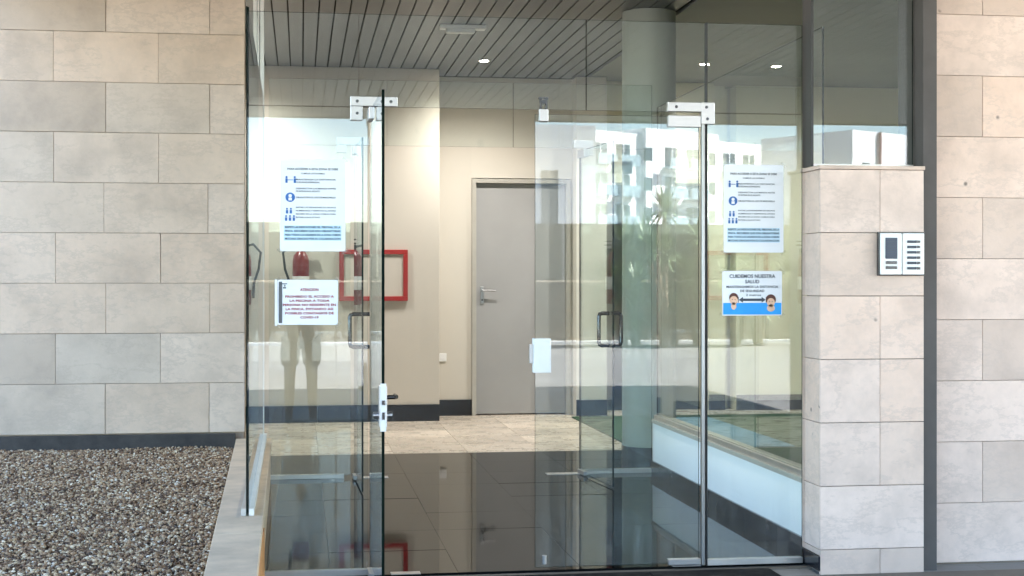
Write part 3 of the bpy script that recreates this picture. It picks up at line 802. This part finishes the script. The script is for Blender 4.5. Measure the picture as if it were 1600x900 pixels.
# labels made true to the printed marks
def notice_left():
    x0, x1, z0, z1 = -.108, .172, 1.178, 1.388
    t = thing('notice', 'small white notice in dark red capitals below the left poster', 'notice', (.03, PY, z0))
    sheet(t, x0, x1, z0, z1, .006)
    part('edge_strip', G().box(x0 + .006, x0 + .022, PY - .0030, PY - .0020, z0 + .008, z1 - .008), plain('strip_grey', (.09, .09, .10), .5), t)
    part('plastic_sleeve', G().box(x0 - .012, x0 - .001, PY - .002, PY - .001, z0 - .004, z1 + .002), M['label'], t)
    y = PY - .0032; g = G(); cx = (x0 + x1) / 2 + .008
    text_mesh(g, 'ATENCION', cx, z1 - .052, .0125, y, 0, width=.085, bold=.04)
    L = [('PROHIBIDO EL ACCESO A', .225), ('LA PISCINA A TODA', .185), ('PERSONA NO RESIDENTE EN', .245), ('LA FINCA, EVITANDO ASI', .220), ('POSIBLES CONTAGIOS DE', .225), ('COVID-19', .085)]
    for i, (l, wd) in enumerate(L): text_mesh(g, l, cx, z1 - .083 - i * .0195, .0108, y, 0, width=wd, bold=.035)
    tag(part('lettering', g, M['ink_r'], t), kind='stuff')
    part('emblem', G().box(x0 + .012, x0 + .045, y - .0001, y, z1 - .020, z1 - .016).box(x0 + .026, x0 + .040, y - .0001, y, z1 - .040, z1 - .034).box(x0 + .032, x0 + .037, y - .0001, y, z1 - .032, z1 - .022), M['ink'], t)
notice_left()
def notice_right():
    x0, x1, z0, z1 = 2.033, 2.335, 1.214, 1.432
    t = thing('notice', 'small notice with two children in blue water below the right poster', 'notice', (2.18, PY, z0))
    sheet(t, x0, x1, z0, z1)
    y = PY - .0026; cx = (x0 + x1) / 2
    part('water_band', G().box(x0 + .004, x1 - .004, y - .0002, y, z0 + .005, z0 + .062), M['ink_lb'], t)
    g = G()
    text_mesh(g, 'CUIDEMOS NUESTRA', cx, z1 - .034, .0175, y, 0, width=.232, bold=.03)
    text_mesh(g, 'SALUD', cx, z1 - .060, .0165, y, 0, width=.072, bold=.03)
    text_mesh(g, 'MANTENGAMOS LA DISTANCIA', cx, z1 - .083, .0115, y, 0, width=.262, bold=.03)
    text_mesh(g, 'DE SEGURIDAD', cx, z1 - .103, .0115, y, 0, width=.122, bold=.03)
    text_mesh(g, '2 metros', cx + .006, z1 - .122, .010, y, 0, width=.075, bold=.02)
    zz = z0 + .077
    g.box(cx - .05, cx + .05, y - .0002, y, zz - .006, zz + .006)
    for sg in (-1, 1):
        g.add([(cx + sg * .047, y, zz + .014), (cx + sg * .068, y, zz), (cx + sg * .047, y, zz - .014)], [(0, 1, 2)])
        g.box(cx + sg * .070 - .0015, cx + sg * .070 + .0015, y - .0002, y, zz - .014, zz + .014)
    tag(part('lettering', g, M['ink'], t), kind='stuff')
    for sg, dz in ((-1, 0), (1, -.010)):
        fx = cx + sg * .094; fz = z0 + .068 + dz
        part('printed_hair', G().disc((fx, y - .0004, fz + .020), .023 if sg < 0 else .026, n=18), M['hair_print'], t)
        part('printed_face', G().disc((fx, y - .0008, fz + .006), .0215, n=18, sx=.95).disc((fx, y - .0008, fz - .022), .017, n=14, sx=1.2 if sg > 0 else .8), M['skin_print'], t)
        part('printed_eyes', G().disc((fx - .007, y - .0011, fz + .010), .0022, n=8).disc((fx + .007, y - .0011, fz + .010), .0022, n=8).box(fx - .006, fx + .006, y - .0012, y - .0011, fz - .005, fz - .003), M['ink'], t)
notice_right()

# ================================================================ ACROSS THE STREET (seen mirrored in the glass)
def opposite():
    Yw = -18.5
    t = thing('garden_wall', 'low brown stone garden wall with white coping across the forecourt', 'wall', (5, Yw, 0))
    part('wall_body', G().box(-22, 40, Yw - .3, Yw, -.3, 1.36), plain('brown_stone', (.13, .10, .07), .9, var=.35, nscale=3, bump=.5), t)
    part('coping', G().box(-22, 40, Yw - .34, Yw + .02, 1.362, 1.40), M['coping'], t, .01)
    part('kerb_line', G().box(-22, 40, Yw + .01, Yw + .16, -.3, .05), M['pool_white'], t, .01)
    t = thing('screen_fence', 'long dark green screen standing behind the stone garden wall', 'fence', (5, Yw - 1, 0))
    for k in range(31):
        part('screen_panel', G().box(-22 + 2 * k + .01, -20 + 2 * k - .01, Yw - .92, Yw - .88, 0, 2.72), M['fence_green'], t)
    # apartment block
    t = thing('apartment_block', 'white five-storey apartment block with glazed balconies mirrored in the glass doors', 'building', (42, -136, 0))
    part('wall', G().box(25, 60, -150, -136, -.3, 16.4).box(33, 44, -150, -135.4, -.3, 17.0), M['pool_white'], t)
    t.rotation_euler.z = R(-32)
    for s_ in range(5):
        for k in range(10):
            x = 26.2 + k * 3.2; z = 1.0 + s_ * 3.05
            yy = -135.4 if 33 < x + 1 < 44 else -136.0
            if k % 3 != 2:
                wn = part('window', G().box(x, x + 1.9, yy - .2, yy + .03, z, z + 2.0), M['glass_far'], t)
                part('mullion', G().box(x + .9, x + 1.0, yy + .03, yy + .08, z, z + 2.0), M['pool_white'], wn)
                part('balcony', G().box(x - .3, x + 2.3, yy + .002, yy + 1.1, z - .25, z - .05).box(x - .3, x + 2.3, yy + 1.06, yy + 1.1, z - .05, z + .85), [M['rail_far']], t)
            else:
                part('window', G().box(x + .3, x + 1.3, yy - .2, yy + .03, z + .5, z + 1.8), M['glass_far'], t)
    t = thing('rendered_house', 'pale rendered house with one tall window mirrored in the closed door', 'building', (10, -47, 0))
    part('wall', G().box(9.4, 12.2, -52, -46, -.3, 7.9), M['pool_white'], t)
    part('window', G().box(9.9, 10.6, -46.1, -45.95, 3.1, 6.0), M['glass_far'], t)
    t = thing('white_tower', 'bright white tower block mirrored above the intercom wall', 'building', (28.6, -57, 0))
    part('wall', G().box(27.2, 32.2, -63, -57, -.3, 9.0), M['pool_white'], t)
    part('window', G().box(28.0, 28.5, -57.05, -56.95, 6.9, 7.4), M['glass_far'], t)
    part('downpipe', G().cyl((29.3, -56.9, 0), (29.3, -56.9, 9), .08), plain('pink_pipe', (.5, .3, .28), .6), t)
    t.rotation_euler.z = R(-30)
    t = thing('street_sign', 'blue-grey sign board on a slim pole across the forecourt', 'sign', (8.9, -26.2, 0))
    part('board', G().box(8.6, 9.2, -26.22, -26.17, 4.4, 4.75), plain('sign_blue', (.12, .19, .28), .5), t, .01)
    part('pole', G().cyl((8.9, -26.2, -.02), (8.9, -26.2, 4.5), .05), M['alu'], t)
    # yuccas
    def yucca(x, y, h, label, seed):
        rnd = random.Random(seed)
        t = thing('yucca_tree', label, 'tree', (x, y, 0), 0, 'yuccas in front of the garden wall')
        heads = [(0, 0, h)] + [(rnd.uniform(-.5, .5), rnd.uniform(-.3, .3), h - rnd.uniform(.4, 1.1)) for _ in range(3)]
        g = G()
        for hx, hy, hz in heads:
            g.tube([(0, 0, -.02), (hx * .4, hy * .4, hz * .5), (hx, hy, hz)], .06, 7, radii=[.10, .075, .05])
        part('trunk', g, M['yucca_dry'], t, local=True)
        lg = G()
        for hx, hy, hz in heads:
            for k in range(70):
                az = rnd.uniform(0, 2 * PI); el = rnd.uniform(-.7, 1.45); L = rnd.uniform(.42, .75); wd = .03
                dv = Vector((math.cos(az) * math.cos(el), math.sin(az) * math.cos(el), math.sin(el)))
                sd = Vector((-math.sin(az), math.cos(az), 0)) * wd
                p0 = Vector((hx, hy, hz)); p1 = p0 + dv * L * .5; p2 = p0 + dv * L + Vector((0, 0, -.10 * math.cos(el)))
                lg.add([p0 - sd * .6, p0 + sd * .6, p1 - sd, p1 + sd, p2], [(0, 1, 3, 2), (2, 3, 4)])
        part('leaf_rosette', lg, M['yucca'], t, local=True)
    for i, (x, y, h, lb) in enumerate(((6.9, -17.0, 2.2, 'yucca mirrored left of the others beside the sign pole'), (7.7, -16.6, 2.9, 'tallest yucca mirrored in the closed door'),
            (8.6, -17.2, 2.3, 'yucca mirrored against the steel jamb'), (9.9, -17.0, 2.5, 'yucca mirrored between jamb and right poster'),
            (9.2, -16.4, 1.9, 'low yucca mirrored just left of the right poster'), (8.1, -17.3, 1.6, 'short yucca mirrored under the tallest one'),
            (10.8, -17.1, 2.6, 'yucca mirrored behind the right poster'), (7.3, -17.5, 1.3, 'shortest yucca at the foot of the garden wall'),
            (-3.2, -17.0, 2.1, 'yucca standing alone left of the others'))):
        yucca(x, y, h, lb, 11 + i)
opposite()

# ================================================================ PHOTOGRAPHER (only mirrored in the left pane)
def person():
    t = thing('person', 'person in dark shirt and grey shorts holding up a phone, mirrored in the left pane', 'person', (0, -.42, -.02))
    def skinned(name, verts, edges, radii, mat, root=0, sub=2, parent=t):
        me = bpy.data.meshes.new(name); me.from_pydata(verts, edges, []); me.materials.append(mat)
        o = bpy.data.objects.new(name, me); C.objects.link(o); o.parent = parent
        md = o.modifiers.new('skin', 'SKIN'); md.use_smooth_shade = True
        sv = me.skin_vertices[0].data if me.skin_vertices else None
        if sv is None:
            bm = bmesh.new(); bm.from_mesh(me); bm.verts.layers.skin.verify(); bm.to_mesh(me); bm.free(); sv = me.skin_vertices[0].data
        for i, r in enumerate(radii):
            sv[i].radius = r if isinstance(r, tuple) else (r, r); sv[i].use_root = (i == root)
        s2 = o.modifiers.new('sub', 'SUBSURF'); s2.levels = sub; s2.render_levels = sub
        return o
    # body: pelvis root
    V = [(0, 0, .92), (0, 0, 1.08), (0, -.01, 1.25), (0, 0, 1.38), (0, .01, 1.46), (0, .03, 1.53)]
    Rr = [(.15, .11), (.135, .10), (.155, .105), (.13, .09), (.055, .055), (.06, .06)]
    E = [(0, 1), (1, 2), (2, 3), (3, 4), (4, 5)]
    for s in (-1, 1):
        b0 = len(V)
        V += [(s * .095, 0, .84), (s * .105, .02, .50), (s * .11, -.02, .28), (s * .115, 0, .09), (s * .12, .04, .04), (s * .13, .15, .03)]
        Rr += [.088, .058, .054, .036, .04, .034]
        E += [(0, b0)] + [(b0 + i, b0 + i + 1) for i in range(5)]
        a0 = len(V)
        V += [(s * .18, 0, 1.40), (s * .22, .06, 1.15), (s * .10, .27, 1.30), (s * .085, .30, 1.345)]
        Rr += [.058, .042, .028, (.03, .018)]
        E += [(3, a0), (a0, a0 + 1), (a0 + 1, a0 + 2), (a0 + 2, a0 + 3)]
    skinned('body', V, E, Rr, M['skin'])
    for s in (-1, 1):
        for k in range(5):
            if k < 4:
                z = 1.33 + k * .019
                P = [(s * .083, .305, z), (s * .078, .335, z + .004), (s * .060, .350, z + .006), (s * (.042 + .004 * abs(k - 1.5)), .352, z + .005)]
                rd = [.009, .0085, .008, .007]
            else:
                P = [(s * .078, .30, 1.335), (s * .062, .315, 1.33), (s * .045, .322, 1.345)]; rd = [.010, .0095, .008]
            skinned('finger', P, [(i, i + 1) for i in range(len(P) - 1)], rd, M['skin'], sub=1)
    hg = bmesh.new(); bmesh.ops.create_uvsphere(hg, u_segments=24, v_segments=16, radius=.1)
    for v in hg.verts:
        v.co.x *= .76; v.co.z *= 1.18
        if v.co.y > 0 and v.co.z < 0: v.co.x *= (1 + v.co.z * 1.6)
        if abs(v.co.x) < .016 and v.co.y > .07 and -.035 < v.co.z < .02: v.co.y += .018
    me = bpy.data.meshes.new('head'); hg.to_mesh(me); hg.free(); me.materials.append(M['skin'])
    for p in me.polygons: p.use_smooth = True
    hd = bpy.data.objects.new('head', me); C.objects.link(hd); hd.parent = t; hd.location = (0, .035, 1.64)
    part('eyes', G().lathe([(.001, -.009), (.008, -.004), (.009, 0), (.008, .004), (.001, .009)], (-.028, .086, .008), 10).lathe([(.001, -.009), (.008, -.004), (.009, 0), (.008, .004), (.001, .009)], (.028, .086, .008), 10), M['black'], hd, local=True)
    part('mouth', G().tube([(-.02, .078, -.058), (0, .086, -.056), (.02, .078, -.058)], .005, 6), M['ink_r'], hd, local=True)
    part('ears', G().box(-.083, -.072, -.015, .01, -.025, .03).box(.072, .083, -.015, .01, -.025, .03), M['skin'], hd, .005, local=True)
    hb = bmesh.new(); bmesh.ops.create_uvsphere(hb, u_segments=24, v_segments=16, radius=.108)
    bmesh.ops.delete(hb, geom=[v for v in hb.verts if v.co.z < -.03 or (v.co.y > .045 and v.co.z < .055)], context='VERTS')
    for v in hb.verts: v.co.x *= .78; v.co.z *= 1.16
    me = bpy.data.meshes.new('hair'); hb.to_mesh(me); hb.free(); me.materials.append(M['hair'])
    for p in me.polygons: p.use_smooth = True
    h2 = bpy.data.objects.new('hair', me); C.objects.link(h2); h2.parent = t; h2.location = (0, .03, 1.645)
    # clothes
    V = [(0, 0, .96), (0, 0, 1.09), (0, -.01, 1.25), (0, 0, 1.385)]; Rr = [(.168, .125), (.155, .118), (.17, .12), (.145, .10)]; E = [(0, 1), (1, 2), (2, 3)]
    for s in (-1, 1):
        a0 = len(V); V += [(s * .185, 0, 1.40), (s * .212, .035, 1.25)]; Rr += [.072, .062]; E += [(3, a0), (a0, a0 + 1)]
    skinned('shirt', V, E, Rr, M['shirt'])
    V = [(0, 0, .94)]; Rr = [(.165, .125)]; E = []
    for s in (-1, 1):
        a0 = len(V); V += [(s * .097, 0, .82), (s * .108, .01, .56)]; Rr += [.108, .095]; E += [(0, a0), (a0, a0 + 1)]
    skinned('shorts', V, E, Rr, M['shorts'])
    for s in (-1, 1):
        skinned('shoe', [(s * .117, -.04, .04), (s * .122, .05, .04), (s * .13, .16, .032)], [(0, 1), (1, 2)], [(.045, .04), (.047, .04), (.042, .03)], M['shoe'])
    p = thing('phone', 'dark smartphone held up in both hands by the person', 'phone', (0, -.085, 1.33))
    part('phone_body', G().box(-.038, .038, -.089, -.080, 1.325, 1.475), M['black'], p, .004)
    part('phone_lens', G().cyl((-.022, -.080, 1.455), (-.022, -.078, 1.455), .008), M['glass_far'], p)
person()
